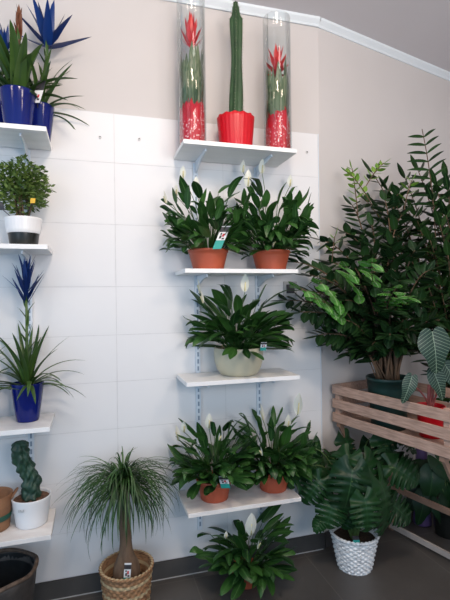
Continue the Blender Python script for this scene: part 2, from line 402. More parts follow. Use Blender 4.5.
SL = [(2.117,'topmost left shelf, holding the blue pots'),(1.630,'second white shelf on the left, under the white and black pot'),
      (.877,'third white shelf on the left, under the single blue pot'),(.432,'lowest white shelf on the left, under the lumpy cactus')]
for i, (z, lb) in enumerate(SL):
    shelf(-.735,-.175,z,.25,(-.279,-.61),lb,M['shelf_worn'] if i==3 else None)
# ------------------------------------------------------------------ pots
def pot(t, r_top, r_bot, h, m, rim=.012, lip=.006, soil=.02, name='pot', soilm=None, seg=40, thick=.004):
    b = MB()
    prof = [(.001,0),(r_bot,0),(r_bot+.002,.003)]
    for k in range(1,6): prof.append((r_bot+(r_top-lip-r_bot)*k/6,(h-rim)*k/6))
    prof += [(r_top-lip,h-rim),(r_top,h-rim+.001),(r_top,h-.002),(r_top-.002,h),(r_top-thick-.002,h),(r_top-thick-.004,h-.004),(r_top-thick-lip-(r_top-r_bot)*.15,h-soil-.01)]
    b.lathe(prof, seg); o = b.build(name, m, t)
    b = MB(); b.disc(r_top-thick-lip-.003, h-soil, 24, bumpy=.004); b.build('soil', soilm or M['soil'], t)
    return o
def tagcard(t, p, up, right, w, h, bands, name='plant_tag'):
    """bands: list of (fraction, material)"""
    p, up, right = Vector(p), Vector(up).normalized(), Vector(right).normalized()
    nr = right.cross(up).normalized(); b = MB(); z = 0; ms = []
    for (f, mm) in bands:
        if mm not in ms: ms.append(mm)
        m4 = Matrix(((right.x,nr.x,up.x,p.x),(right.y,nr.y,up.y,p.y),(right.z,nr.z,up.z,p.z),(0,0,0,1)))
        b.box((-w/2,-.0008,z),(w/2,.0008,z+h*f), ms.index(mm), m4); z += h*f
    # thin stake back into the soil
    m4 = Matrix(((right.x,nr.x,up.x,p.x),(right.y,nr.y,up.y,p.y),(right.z,nr.z,up.z,p.z),(0,0,0,1)))
    ms.append(M['tagdark']) if M['tagdark'] not in ms else None
    b.bar(p+up*h*.3, (p.x*.45, p.y*.45, p.z-.03), .004, .0015, ms.index(M['tagdark']))
    # small printed picture on the white band
    z = 0
    for (f, mm) in bands:
        if mm is M['tagwhite'] and f > .2:
            for (q, lo, hi) in ((M['tagdark'],(-.28,.2),(-.05,.55)),(M['tagred'],(-.02,.42),(.22,.8)),(M['tagdark'],(-.3,.68),(-.1,.9)),(M['tagdark'],(.05,.1),(.33,.3))):
                if q not in ms: ms.append(q)
                b.box((lo[0]*w,-.0014,z+h*f*lo[1]),(hi[0]*w,.0014,z+h*f*hi[1]), ms.index(q), m4)
        z += h*f
    return b.build(name, ms, t, smooth=False)
CR = Vector((math.cos(TH),-math.sin(TH),0))   # left-to-right direction across the view
CF = Vector((-math.sin(TH),-math.cos(TH),0))  # direction from the wall back to the viewer
# ------------------------------------------------------------------ peace lilies
def peace_lily(loc, r, h, label, seed, flowers, H=.36, S=.20, N=95, potm=None, potargs=None, wall=-.012, tagspec=None, up_lim=None, Lb=.14):
    R = random.Random(seed); loc = Vector(loc)
    t = thing('potted_peace_lily', label, 'potted plant', loc, 'peace lilies on the right shelves')
    if potargs: potargs(t)
    else: pot(t, r, r*.74, h, potm or M['terracotta'], rim=.014, lip=.004)
    b = MB()
    for i in range(N):
        az = R.uniform(0,2*PI); q = math.sqrt(R.random())
        if math.sin(az) > .2 and R.random() < .55: az = -az
        base = Vector((math.cos(az)*.03*R.random()*2, math.sin(az)*.03*R.random()*2, h-.02))
        el = math.radians(90-42*q+R.uniform(-7,7)); pl = H*R.uniform(.22,.72)*(1-.30*q)
        if i % 4 == 0: pl = H*R.uniform(.12,.3); el = math.radians(R.uniform(18,70))
        pts = []; pos = base.copy(); n_ = 5
        for k in range(n_+1):
            e = el-.35*q*k/n_-.1
            pts.append(pos.copy()); pos = pos+Vector((math.cos(az)*math.cos(e), math.sin(az)*math.cos(e), math.sin(e)))*pl/n_
        b.tube(pts, .0025, .0016, 4, cap=False)
        nv, nf = len(b.v), len(b.f)
        L = Lb*R.uniform(.75,1.15); e2 = el-.12-.25*q+R.uniform(-.55,.25)
        b.blade(pts[-1], az+R.uniform(-.5,.5), e2, L, L*R.uniform(.24,.32), lance, R.uniform(.35,1.15), R.uniform(.15,.5), 7, roll=R.uniform(-.6,.6), side_bend=R.uniform(-.4,.4))
        if tagspec:   # no leaf grows through the plant tag
            tp, tu = Vector(tagspec[0]), Vector(tagspec[1]).normalized(); hit = False
            for p in b.v[nv:]:
                k = (p-tp).dot(tu)
                if -.01 < k < tagspec[4]+.01:
                    c_ = tp+tu*k
                    if abs((p-c_).dot(CR)) < tagspec[3]*.6 and p.y < c_.y+.012: hit = True; break
            if hit: del b.v[nv:]; del b.f[nf:]; del b.uv[nf:]; del b.mi[nf:]
    if up_lim:
        for p in b.v:
            if p.z > up_lim: p.z = up_lim+(p.z-up_lim)*.1
    for p in b.v:
        hz = math.hypot(p.x, p.y)
        if hz > S: k = (S+(hz-S)*.35)/hz; p.x *= k; p.y *= k
        if p.z < .012: p.z = .012+(p.z*.02)
        zl = h*.93+.35*max(0,.0)
        if p.z < zl and hz > r*.5: p.z = zl+(p.z-zl)*.35
        if p.z < h*.98 and math.hypot(p.x,p.y) > r*.9: # keep leaves off the pot wall
            q = math.hypot(p.x,p.y)
            if q < r+.006: p.x *= (r+.006)/q; p.y *= (r+.006)/q
    b.v = [p+loc for p in b.v]
    b.build('foliage', M['lily'], t, origin=loc, wall=wall)
    for (fp, ln, lean) in flowers:
        fp = Vector(fp); fl = fp-loc
        mid = Vector((fl.x*.35, fl.y*.35, h+(fl.z-h)*.65))
        b = MB(); b.tube(bez((0,0,h-.02), mid, fl, 8), .0022, .0015, 5)
        st = b.build('flower', M['stem'], t)
        b = MB(); az = math.atan2(fl.y, fl.x)+PI if lean is None else lean
        b.blade(fl-Vector((0,0,.004)), az, 1.25, ln, ln*.48, lance, -.35, -.45, 7); b.build('spathe', M['lily_flower'], st)
        b = MB(); b.tube([fl+Vector((0,0,.0)), fl+Vector((math.cos(az)*.006,math.sin(az)*.006,ln*.3)), fl+Vector((math.cos(az)*.012,math.sin(az)*.012,ln*.5))], .004, .003, 6); b.build('spadix', M['spadix'], st)
    if tagspec:
        tagcard(t, *tagspec)
    return t
TB = [(.38,M['teal']),(.36,M['tagwhite']),(.22,M['tagdark']),(.04,M['tagwhite'])]
def fl(px, py, v, ln=.055, lean=-1.6): return (atv(px,py,v-.03), ln*1.25, lean)
zt = 1.5355
peace_lily((.540,-.145,zt), .098, .098, 'peace lily in a terracotta pot, left of the pair on the second right shelf', 11,
   [fl(176,196,-.12,.045),fl(166,203,-.15,.05,2.6),fl(196,192,-.19,.06),fl(183,178,-.09,.05)], H=.46, S=.19, N=160, up_lim=.43,
   tagspec=((.01,-.120,.090), Vector((.42,-.1,1)), CR, .040, .115, TB), Lb=.15)
peace_lily((.866,-.145,zt), .098, .098, 'peace lily in a terracotta pot, right of the pair on the second right shelf', 12,
   [fl(248,186,-.2,.065),fl(243,172,-.10,.05),fl(262,173,-.1,.06),fl(290,186,-.08,.05),fl(273,246,-.26,.035,-.3)], H=.46, S=.19, N=160, up_lim=.43, Lb=.15)
def bowl(t):
    b = MB(); prof = [(.001,.0),(.078,0),(.09,.004),(.108,.03),(.118,.065),(.122,.10),(.121,.132),(.119,.135),(.115,.135),(.113,.13),(.110,.09)]
    b.lathe(prof, 48); b.build('pot', M['beige'], t)
    b = MB(); b.disc(.109,.118,24,bumpy=.004); b.build('soil', M['soil'], t)
peace_lily((.690,-.140,1.0225), .121, .135, 'peace lily in a wide beige ceramic bowl on the third right shelf', 13,
   [fl(200,293,-.14,.06,2.8),fl(203,303,-.2,.05,2.6),fl(245,291,-.2,.07,1.0)], H=.38, S=.26, N=140, potargs=bowl, up_lim=.44,
   tagspec=((.085,-.115,.125), Vector((.1,-.1,1)), CR, .028, .04, TB), Lb=.17)
peace_lily((.556,-.145,.4325), .088, .100, 'peace lily in a terracotta pot, left of the pair on the lowest right shelf', 14,
   [fl(209,428,-.19,.06),fl(178,440,-.14,.06,2.4),fl(184,432,-.1,.05),fl(219,440,-.24,.03,0)], H=.38, S=.195, N=155, up_lim=.40,
   tagspec=((.025,-.115,.088), Vector((-.25,-.1,1)), CR, .042, .06, TB), Lb=.145)
peace_lily((.868,-.135,.4325), .088, .100, 'peace lily in a terracotta pot, right of the pair on the lowest right shelf', 15,
   [fl(298,414,-.1,.09,.6),fl(263,420,-.12,.07,2.5),fl(309,430,-.1,.045,.4),fl(262,455,-.27,.035,3.1),fl(288,428,-.12,.06)], H=.38, S=.195, N=155, up_lim=.40, Lb=.145)
peace_lily((.708,-.160,.0), .074, .085, 'peace lily in a small terracotta pot on the floor under the lowest shelf', 16,
   [fl(251,535,-.3,.09),fl(258,548,-.32,.04,-.6),fl(226,538,-.3,.03)], H=.38, S=.235, N=105, up_lim=.385, Lb=.155)
# ------------------------------------------------------------------ vases, red bromeliads, tall cactus
zs = 2.1175
def glass_vase(loc, r, h, label):
    b = MB(); prof = [(.001,0),(r-.004,0),(r,.004),(r,h-.003),(r-.0015,h),(r-.003,h-.003),(r-.003,.012),(.001,.012)]
    b.lathe(prof, 48); o = b.build('glass_vase', M['glass']); o.location = loc
    tag(o, label, 'vase', 'clear glass cylinder vases')
def red_bromeliad(loc, r, hf, label, seed, spiky):
    R = random.Random(seed); t = thing('red_bromeliad', label, 'potted plant', loc, 'red bromeliads in glass cylinders')
    b = MB()
    def fn(rr, z, a): return (rr*(1+.03*math.sin(9*a)), z+ (z>.12)*(.03*math.sin(2*a+seed)+.035*abs(math.sin(1.5*a+seed))))
    b.lathe([(.001,0),(r*.93,0),(r*.95,.02),(r*.95,.06),(r*.95,.10),(r*.93,.125),(r*.90,.14)], 60, fn=fn); b.build('red_wrap', M['wrap'], t)
    b = MB()
    for k in range(3):
        a = -PI/2+(k-1)*.9+.3*(seed%2); b.blade((math.cos(a)*r*.86, math.sin(a)*r*.86,.10), a+PI, PI/2, .12+.03*(k==1), .07, oval, .12, .2, 5)
    b.build('wrap_petals', M['red_wrap'], t)
    b = MB(); hs = hf
    for i in range(44):
        az = 2*PI*i/44*7+R.uniform(-.2,.2); L = R.uniform(.22,.36)
        b.blade((math.cos(az)*.02,math.sin(az)*.02,.10+R.uniform(0,.06)), az, 1.30+R.uniform(-.12,.08), L*min(1,hs/.55), .058, oval, R.uniform(-.25,.15), .3, 8, roll=R.uniform(-.5,.5))
    for p in b.v:
        q = math.hypot(p.x,p.y)
        if q > r*.9: k = r*(.9-.04*math.sin(p.z*40+3*math.atan2(p.y,p.x)))/q; p.x *= k; p.y *= k
    b.build('foliage', M['brom_grey'], t)
    b = MB(); b.tube([Vector((0,0,.12)),Vector((.0,0,hs-.08))], .008, .007, 8); b.build('flower_stalk', M['stem'], t)
    b = MB()
    for i in range(22):
        az = i*2.4; q = i/22
        b.blade((0,0,hs-.13+q*.05), az, math.radians(15+70*q) if spiky else math.radians(45+42*q), (.075+.04*q) if spiky else .09+.05*q, .034, bract, R.uniform(-.1,.4) if spiky else -.1, .25, 5)
    for p in b.v:
        q = math.hypot(p.x,p.y)
        if q > r*.95: p.x *= r*.95/q; p.y *= r*.95/q
    b.build('flower', M['redfl'], t)
glass_vase((.470,-.14,zs), .068, .72, 'clear glass cylinder vase left of the tall cactus')
glass_vase((.915,-.14,zs), .070, .70, 'clear glass cylinder vase right of the tall cactus')
red_bromeliad((.470,-.14,zs+.013), .062, .60, 'red flowered bromeliad inside the glass vase left of the cactus', 3, False)
red_bromeliad((.915,-.14,zs+.013), .064, .53, 'spiky red flowered bromeliad inside the glass vase right of the cactus', 4, True)
t = thing('potted_column_cactus', 'tall ribbed green column cactus in a bright red scalloped pot', 'potted plant', (.690,-.14,zs))
b = MB()
def fn(r, z, a): return (r*(1+.007*math.cos(26*a)), z+(z>.155)*.003*math.cos(13*a))
b.lathe([(.001,0),(.074,0),(.077,.004),(.082,.05),(.087,.10),(.091,.15),(.093,.168),(.091,.171),(.088,.166),(.082,.13)], 156, fn=fn); b.build('pot', M['red'], t)
b = MB(); b.disc(.083,.150,24,bumpy=.003); b.build('soil', M['soil'], t)
b = MB(); rws = []; NR = 6; SG = 48; spn = []
for i in range(41):
    z = .145+.60*i/40
    q = i/40
    r = .0285*(1.0+.12*math.sin(q*9))*(1 if q<.86 else (.62+.38*abs((q-.90)/.10) if q < 1 else .1))
    if q > .9: r = .017
    if q > .97: r = .011
    cx = .006*math.sin(q*3.0)+.006*q
    rws.append([Vector((cx+r*(1+.30*(2*abs(((a_*NR/(2*PI))%1)-.5)-.45))*math.cos(a_+q*.25), r*(1+.30*(2*abs(((a_*NR/(2*PI))%1)-.5)-.45))*math.sin(a_+q*.25), z)) for a_ in [2*PI*j/SG for j in range(SG)]])
    for k in range(NR):
        a_ = 2*PI*k/NR+q*.25; spn.append((Vector((cx+r*1.16*math.cos(a_), r*1.16*math.sin(a_), z)), a_))
b0 = b.grid(rws, True); b.cap([b0+40*SG+j for j in range(SG)]); b.build('cactus_body', M['cactus'], t)
b = MB(); R = random.Random(5)
for (p, a_) in spn:
    for k in range(3):
        d = Vector((math.cos(a_+R.uniform(-.7,.7)), math.sin(a_+R.uniform(-.7,.7)), R.uniform(-.6,.6)))*.007
        b.tube([p, p+d], .0007, .0003, 3)
b.build('spines', M['spine'], t)['kind'] = 'stuff'
# ------------------------------------------------------------------ blue pot bromeliads
def taper_pot(t, r, rb, h, m):
    b = MB(); prof = [(.001,0),(rb,0),(rb+.002,.003)]+[(rb+(r-rb)*(k/8)**.8, h*k/8) for k in range(1,8)]+[(r,h-.003),(r,h),(r-.004,h),(r-.006,h-.01),(r-.012,h-.05)]
    b.lathe(prof, 48); b.build('pot', m, t)
    b = MB(); b.disc(r-.008,h-.02,24,bumpy=.003); b.build('soil', M['soil'], t)
def bromeliad(loc, r, rb, h, label, seed, stem_h, fm, nleaf=26, L=.26, W=.028, fl_h=.15, wide=False, wall=-.012, spread=1.0, lean=(0,0), flw=.026, elmin=15, steep=0):
    R = random.Random(seed); loc = Vector(loc)
    t = thing('potted_bromeliad', label, 'potted plant', loc, 'bromeliads in cobalt pots')
    taper_pot(t, r, rb, h, M['blue'])
    b = MB()
    for i in range(nleaf):
        az = i*2.399+R.uniform(-.2,.2); q = R.random()
        b.blade((math.cos(az)*.012,math.sin(az)*.012,h-.02+.03*q), az, math.radians(elmin+(85-elmin)*q**.8), L*R.uniform(.7,1.1), W*R.uniform(.8,1.1), strap, R.uniform(.5,1.4)*(1.2-q*.5), .35, 10, side_bend=R.uniform(-.3,.3))
    # stem bracts
    if stem_h:
        for i in range(16):
            q = i/16; z = h+.02+(stem_h-.05)*q; az = i*2.4
            b.blade((lean[0]*q,lean[1]*q,z), az, math.radians(R.uniform(58,75)), .085*(1-.35*q), .018, bract, R.uniform(-.1,.5), .4, 5)
    b.v = [p+loc for p in b.v]; b.build('foliage', M['brom'], t, origin=loc, wall=wall)
    if fm is not None:
        top = Vector((lean[0],lean[1],h+stem_h))
        b = MB(); b.tube([Vector((0,0,h-.02)), top*.5+Vector((0,0,h*.5)), top], .007, .005, 7); b.build('flower_stalk', M['stem'] if fm is not M['orange'] else M['brownstem'], t)
        b = MB()
        n_ = 13 if wide else 22
        for i in range(n_):
            q = i/n_; az = i*2.4
            if wide: b.blade(top+Vector((0,0,-.01+.03*q)), az, math.radians(22+62*q**.9), fl_h*R.uniform(.85,1.1), flw, bract, R.uniform(-.1,.35), .3, 7)
            else: b.blade(top+Vector((0,0,-fl_h*.25+fl_h*.55*q)), az, math.radians(R.uniform(48,62)+25*q+steep), fl_h*(.62-.2*q), flw, bract, R.uniform(-.15,.3), .3, 6)
        b.v = [p+loc for p in b.v]; b.build('flower', fm, t, origin=loc, wall=wall)
    return t
bromeliad((-.277,-.13,.8775), .068, .044, .165, 'bromeliad with a feathery blue flower in a cobalt pot on the third left shelf', 21, .40, M['bluefl'], nleaf=40, L=.27, W=.025, fl_h=.24, flw=.026)
p = bromeliad((-.296,-.17,2.1175), .073, .052, .17, 'broad leaved bromeliad with a rusty spike in a cobalt pot, top left shelf, in front', 22, .26, M['orange'], nleaf=24, L=.27, W=.056, fl_h=.17, elmin=36, flw=.026, lean=(.01,0), steep=22)
p = bromeliad((-.218,-.080,2.1175), .062, .042, .155, 'narrow leaved bromeliad with a wide blue star flower, end of top left shelf', 23, .27, M['bluefl'], nleaf=24, L=.26, W=.028, fl_h=.19, wide=True, lean=(.04,-.03), flw=.054)
tagcard(p, (-.008,-.088,.135), Vector((.3,-.1,1)), CR, .036, .10, [(.08,M['tagwhite']),(.36,M['tagwhite']),(.12,M['tagwhite']),(.44,M['tagdark'])])
tagcard(p, (-.045,-.070,.135), Vector((-.1,-.1,1)), CR, .035, .055, [(1,M['teal'])], name='teal_tag')
bromeliad((-.39,-.075,2.1175), .055, .042, .155, 'blue flowered bromeliad half hidden behind the front pot on the top left shelf', 24, .24, M['bluefl'], nleaf=16, L=.22, W=.026, fl_h=.10, wide=True, lean=(.035,0))
bromeliad((-.475,-.14,.8775), .066, .044, .16, 'bromeliad at the left picture edge on the third left shelf, only leaf tips showing', 25, .30, M['bluefl'], nleaf=26, L=.22, W=.026, fl_h=.15)
# ------------------------------------------------------------------ small bushy plant
t = thing('potted_aralia', 'small bushy fine leaved plant in a white and black pot on the second left shelf', 'potted plant', (-.283,-.14,1.6305))
b = MB(); b.lathe([(.001,0),(.054,0),(.056,.003),(.063,.055),(.064,.062)], 40); b.build('pot', M['black'], t)
b = MB()
def fnw(r, z, a): return (r*(1+.006*math.cos(30*a)*(1 if int(z*150)%2 else -1)), z)
b.lathe([(.064,.058),(.068,.060),(.070,.075),(.072,.09),(.074,.105),(.0755,.119),(.076,.124),(.073,.126),(.070,.120),(.066,.10)], 90, fn=fnw); b.build('pot_cuff', M['whitepot'], t)
b = MB(); b.disc(.068,.108,24,bumpy=.003); b.build('soil', M['bark_mulch'], t)
R = random.Random(31); b = MB(); bl = MB(); cc = Vector((-.005,0,.265))
for i in range(9):
    az = i*2.4; e = cc+Vector((math.cos(az)*.06*R.random(), math.sin(az)*.05*R.random(), R.uniform(-.05,.03)))
    b.tube(bez((math.cos(az)*.02,math.sin(az)*.02,.1), (math.cos(az)*.03,math.sin(az)*.02,.16), e), .005, .002, 5)
b.build('stems', M['brownstem'], t)
for i in range(1700):
    d = Vector((R.gauss(0,1),R.gauss(0,1),R.gauss(0,1))).normalized(); q = R.random()**.4
    lump = 1+.18*math.sin(5*d.x+2)*math.cos(6*d.z)
    p = cc+Vector((d.x*.108*q*lump, d.y*.095*q*lump, d.z*.115*q*lump))
    bl.blade(p, math.atan2(d.y,d.x)+R.uniform(-1,1), R.uniform(-.5,1.0), R.uniform(.016,.028), .014, oval, .4, .2, 2, roll=R.uniform(-1,1))
bl.build('foliage', M['aralia'], t)
tagcard(t, (.048,-.095,.175), Vector((.1,0,1)), CR, .020, .020, [(1,M['tagyellow'])])
tagcard(t, (-.075,-.07,.145), Vector((-.3,0,1)), CR, .03, .035, [(1,M['tagdark'])], name='dark_tag')
# ------------------------------------------------------------------ lumpy cactus in white pot, kraft bag basket
t = thing('potted_lumpy_cactus', 'lumpy blue green cactus in a white ceramic pot on the lowest left shelf', 'potted plant', (-.265,-.14,.4325))
b = MB(); b.lathe([(.001,0),(.060,0),(.064,.004),(.070,.04),(.076,.09),(.081,.118),(.081,.122),(.077,.122),(.075,.115),(.070,.08)], 40); b.build('pot', M['whitepot'], t)
b = MB(); b.disc(.074,.108,28,bumpy=.005); b.build('soil', M['bark_mulch'], t)
b = MB(); rws = []
for i in range(61):
    q = i/60; z = .10+.265*q; cx = -.006-.030*q+.014*math.sin(q*6); cy = .01*math.sin(q*5)
    r0 = .036*(1-.12*q)*(1 if q < .93 else math.sqrt(max(.02,1-((q-.93)/.07)**2)))*(.62 if q<.02 else 1)
    row = []
    for j in range(56):
        a_ = 2*PI*j/56
        k = 1+.20*math.sin(5*a_+4*math.sin(q*7))*math.cos(q*26+2*math.sin(a_*2))+.30*noise.noise(Vector((math.cos(a_)*2.2, math.sin(a_)*2.2, q*10)))
        row.append(Vector((cx+r0*k*math.cos(a_), cy+r0*k*math.sin(a_), z)))
    rws.append(row)
b0 = b.grid(rws, True); b.cap([b0+60*56+j for j in range(56)]); b.build('cactus_body', M['cactus2'], t)
b = MB(); m4 = Matrix.Translation((-.030,-.0735,.082)) @ Matrix.Rotation(-.42,4,'Z')
for (x0_, x1_, z0_, z1_) in ((-.014,-.009,0,.010),(-.006,-.002,.001,.011),(0,.005,0,.009),(.007,.011,.002,.013)): b.box((x0_,-.002,z0_),(x1_,-.0005,z1_), M4=m4)
b.build('faint_print', M['outlet'], t, smooth=False)
t = thing('handled_gift_basket', 'brown basket with a looped handle and dark green band beside the white pot', 'basket', (-.415,-.14,.4325))
b = MB(); b.lathe([(.001,0),(.060,0),(.063,.004),(.068,.05),(.072,.10),(.076,.145),(.073,.147),(.070,.14),(.062,.04),(.001,.02)], 40); b.build('basket_body', M['kraft'], t)
b = MB(); b.lathe([(.0665,.045),(.0685,.045),(.0715,.068),(.0695,.068)], 40); b.build('band', M['ribbon'], t)
for sgn in (-1,1):
    b = MB(); pts = []
    for k in range(13):
        a_ = PI*k/12; pts.append(Vector((sgn*(.072+.022*math.sin(a_)), .026*math.cos(a_), .125+.032*math.sin(a_))))
    b.tube(pts, .0045, None, 7); b.build('handle', M['kraft'], t)
# ------------------------------------------------------------------ floor planter left
t = thing('rustic_planter', 'empty dark rustic planter with a rough rim on the floor at far left', 'planter', (-.392,-.210,0))
b = MB(); R = random.Random(8)
def fnp(r, z, a): return (r*(1+.012*noise.noise(Vector((math.cos(a)*3,math.sin(a)*3,z*25)))), z)
b.lathe([(.001,0),(.118,0),(.121,.006)]+[(.121+.034*k/10,.29*k/10) for k in range(1,11)]+[(.146,.292),(.140,.25)], 60, fn=fnp); b.build('planter_body', M['planter'], t)
b = MB(); b.lathe([(.144,.28),(.126,.10),(.114,.02),(.001,.018)], 48); b.build('liner', M['zinc'], t)
b = MB(); pts = [Vector(((.151+.002*math.sin(7*a_))*math.cos(a_),(.151+.002*math.sin(7*a_))*math.sin(a_),.288+.004*math.sin(5*a_))) for a_ in [2*PI*k/60 for k in range(61)]]
b.tube(pts, .0085, None, 8); b.build('rim', M['planter_rim'], t)
# ------------------------------------------------------------------ woven baskets
def basket(t, r, rb, h, rowsN, stakes, m, amp=.0045, core=None, name='basket'):
    b = MB(); rws = []; per = 4; SG = stakes*4; NRW = rowsN*per
    for i in range(NRW+1):
        z = h*i/NRW; row_i = min(i//per, rowsN-1); ph = (i % per)/per; q = i/NRW
        base = rb+(r-rb)*q**.9; rnd = math.sqrt(max(0,1-(2*ph-1)**2))
        row = []
        for j in range(SG):
            a_ = 2*PI*j/SG; w = math.cos(stakes/2*a_+PI*row_i)
            rr = base+amp*w*rnd+amp*.5*rnd-amp*.6
            row.append(Vector((rr*math.cos(a_), rr*math.sin(a_), z)))
        rws.append(row)
    rws.append([Vector(((r-.008)*math.cos(2*PI*j/SG),(r-.008)*math.sin(2*PI*j/SG),h-.002)) for j in range(SG)])
    rws.append([Vector(((rb-.004)*math.cos(2*PI*j/SG),(rb-.004)*math.sin(2*PI*j/SG),.015)) for j in range(SG)])
    b.grid(rws, True); b.disc(rb-.004,.012,24); b.build(name, m, t)
    b = MB(); n_ = 72
    for s_ in (0,1):   # braided rim of two twisted strands
        pts = [Vector(((r-.002+.004*math.cos(18*a_+PI*s_))*math.cos(a_),(r-.002+.004*math.cos(18*a_+PI*s_))*math.sin(a_),h+.004*math.sin(18*a_+PI*s_))) for a_ in [2*PI*k/n_ for k in range(n_+1)]]
        b.tube(pts, .0058, None, 6)
    b.build('braided_rim', m, t)
# ponytail palm
t = thing('ponytail_palm', 'ponytail palm with drooping strap leaves in a brown seagrass basket on the floor', 'potted plant', (.134,-.165,0))
basket(t, .117, .098, .190, 12, 44, M['seagrass'], amp=.0035)
b = MB(); b.disc(.106,.105,24,bumpy=.006); b.build('soil', M['soil'], t)
b = MB()
prof = [(.050,.08),(.058,.11),(.062,.14),(.061,.17),(.054,.20),(.042,.225),(.032,.25),(.027,.29),(.026,.35),(.027,.42),(.026,.50),(.026,.53),(.028,.56),(.022,.59),(.002,.60)]
def fnt(r, z, a): return (r*(1+.06*noise.noise(Vector((math.cos(a)*2,math.sin(a)*2,z*30)))), z)
b.lathe(prof, 28, fn=fnt)
for p in b.v: p.x += -.010*max(0,(p.z-.2))/.4
b.build('trunk', M['trunk'], t)
R = random.Random(41); b = MB()
for i in range(400):
    az = R.uniform(0,2*PI); q = R.random()
    if math.sin(az) > .3 and R.random() < .5: az = -az
    el = math.radians(84-95*q**1.1); L = R.uniform(.20,.36)*(1 if q > .25 else .8)
    b.blade((-.010+math.cos(az)*.018, math.sin(az)*.018, .565+R.uniform(-.035,.03)), az, el, L, R.uniform(.0075,.0115), needle, R.uniform(1.5,2.7)*(1-.25*q), .3, 11, side_bend=R.uniform(-.5,.5))
b.v = [Vector((p.x*.98, p.y*.62, p.z))+Vector((.134,-.165,0)) for p in b.v]
b.build('foliage', M['palm'], t, origin=(.134,-.165,0), wall=-.012)
tagcard(t, (-.006,-.078,.155), Vector((.08,-.02,1)), CR, .030, .09, [(.3,M['teal']),(.4,M['tagwhite']),(.22,M['tagdark']),(.08,M['tagwhite'])])
# monstera
mloc = Vector((1.287,-.205,0))
t = thing('potted_monstera', 'broad split leaf monstera in a white wicker basket on the floor', 'potted plant', mloc)
basket(t, .121, .084, .180, 15, 36, M['wicker_white'], amp=.004)
b = MB(); b.disc(.112,.150,24,bumpy=.006); b.build('soil', M['soil'], t)
# (pixel x, pixel y, depth, tip direction right/up in view, length, toward viewer tilt)
ML = [(318,486,2.20,(-.55,-.9),.15,.9,0),(311,466,2.30,(-1,.15),.17,.5,0),(347,447,2.32,(.15,-1),.18,.7,1),(330,458,2.45,(-.8,.3),.17,.6,1),
      (388,446,2.36,(.35,-1),.19,.7,1),(372,438,2.45,(.2,.8),.16,.5,1),(396,468,2.30,(.9,-.3),.16,.7,1),(352,482,2.14,(-.15,-1),.23,.9,1),
      (384,492,2.20,(.35,-1),.23,.9,1),(366,470,2.25,(.1,-1),.20,.8,1),(402,462,2.42,(1,-.3),.15,.5,0),(320,519,2.22,(-.9,-.3),.075,.8,0),
      (392,505,2.28,(.8,-.5),.17,.9,1),(334,505,2.2,(-.2,-1),.15,.9,0),(366,506,2.12,(.1,-1),.15,.9,1),(345,462,2.2,(-.6,-.6),.17,.8,1),(400,440,2.45,(.5,.2),.13,.6,1),
      (308,448,2.40,(-.4,-.8),.14,.7,0),(375,452,2.5,(.1,-1),.2,.6,1),(352,512,2.3,(-.1,-.8),.12,.9,0)]
b = MB(); bp = MB(); R = random.Random(51)
for (px, py, Y, tp, L, f, sl) in ML:
    c = at(px, py, Y); c = Vector((c.x, min(c.y, -.05), c.z))
    tip = CR*tp[0]+Vector((0,0,tp[1]))+CF*.35
    nrm = CF*f+Vector((R.uniform(-.2,.2),R.uniform(-.2,.1),.75))
    b.split_leaf(c-tip.normalized()*L*.25, tip+CR*R.uniform(-.35,.35)+CF*.2, nrm+CR*R.uniform(-.5,.5), L*R.uniform(.88,1.02), R.uniform(.5,.95), R.uniform(.05,.3), bool(sl) or L > .14, ph=int(px) % 7)
    q = c-mloc; bp.tube(bez((q.x*.05,q.y*.05,.13), (q.x*.35,q.y*.35,q.z*1.0+.04), q, 9), .0045, .003, 6)
b.build('foliage', M['monstera'], t, origin=mloc, wall=-.015); bp.build('leaf_stalks', M['stem'], t)
tagcard(t, (-.04,-.10,.15), Vector((-.3,-.1,1)), CR, .032, .075, [(.7,M['teal']),(.3,M['tagdark'])])
# ------------------------------------------------------------------ crate and stand
AC = math.radians(13.5); CW, CL, CH = .42, .71, .205; cz = .705
cloc = Vector((1.287,-.012,cz))
t = thing('wooden_crate', 'weathered slatted wooden crate on the stand, holding the corner plants', 'crate', cloc, rotz=AC)
for k in range(3):
    z = .0775*k
    for (lo, hi) in (((-.010,-CL,z),(0,0,z+.050)), ((CW,-CL,z),(CW+.010,0,z+.050))):
        b = MB(); b.box(lo, hi); b.build('long_slat', M['crate'], t, smooth=False, bevel=.0015)
    for (lo, hi) in (((0.001,-.011,z),(CW-.001,-.001,z+.050)), ((0.001,-CL+.001,z),(CW-.001,-CL+.011,z+.050))):
        b = MB(); b.box(lo, hi); b.build('end_slat', M['crate'], t, smooth=False, bevel=.0015)
for (x, y) in ((.001,-.041),(CW-.031,-.041),(.001,-CL+.012),(CW-.031,-CL+.012)):
    b = MB(); b.box((x,y,-.004),(x+.030,y+.029,CH+.004)); b.build('corner_post', M['crate'], t, smooth=False, bevel=.0015)
for k in range(5):
    b = MB(); x = .035+k*.073; b.box((x,-CL+.042,.002),(x+.058,-.042,.012)); b.build('base_board', M['crate'], t, smooth=False)
sloc = Vector((1.287,-.012,0))
t = thing('plant_stand', 'low wooden stand with two long rails under the crate', 'stand', sloc, rotz=AC)
zt_ = .700
for y in (-.035,-.66,-1.28):
    b = MB(); b.box((CW-.008,y-.012,0),(CW+.016,y+.012,zt_)); b.build('leg', M['rail_wood'], t, smooth=False, bevel=.001)
    b = MB(); b.bar((.012,y,zt_-.006),(CW-.012,y,.02), .016, .024); b.build('diagonal_leg', M['rail_wood'], t, smooth=False)
    b = MB(); b.box((.0,y-.012,zt_-.02),(CW-.01,y+.012,zt_)); b.build('cross_bar', M['rail_wood'], t, smooth=False)
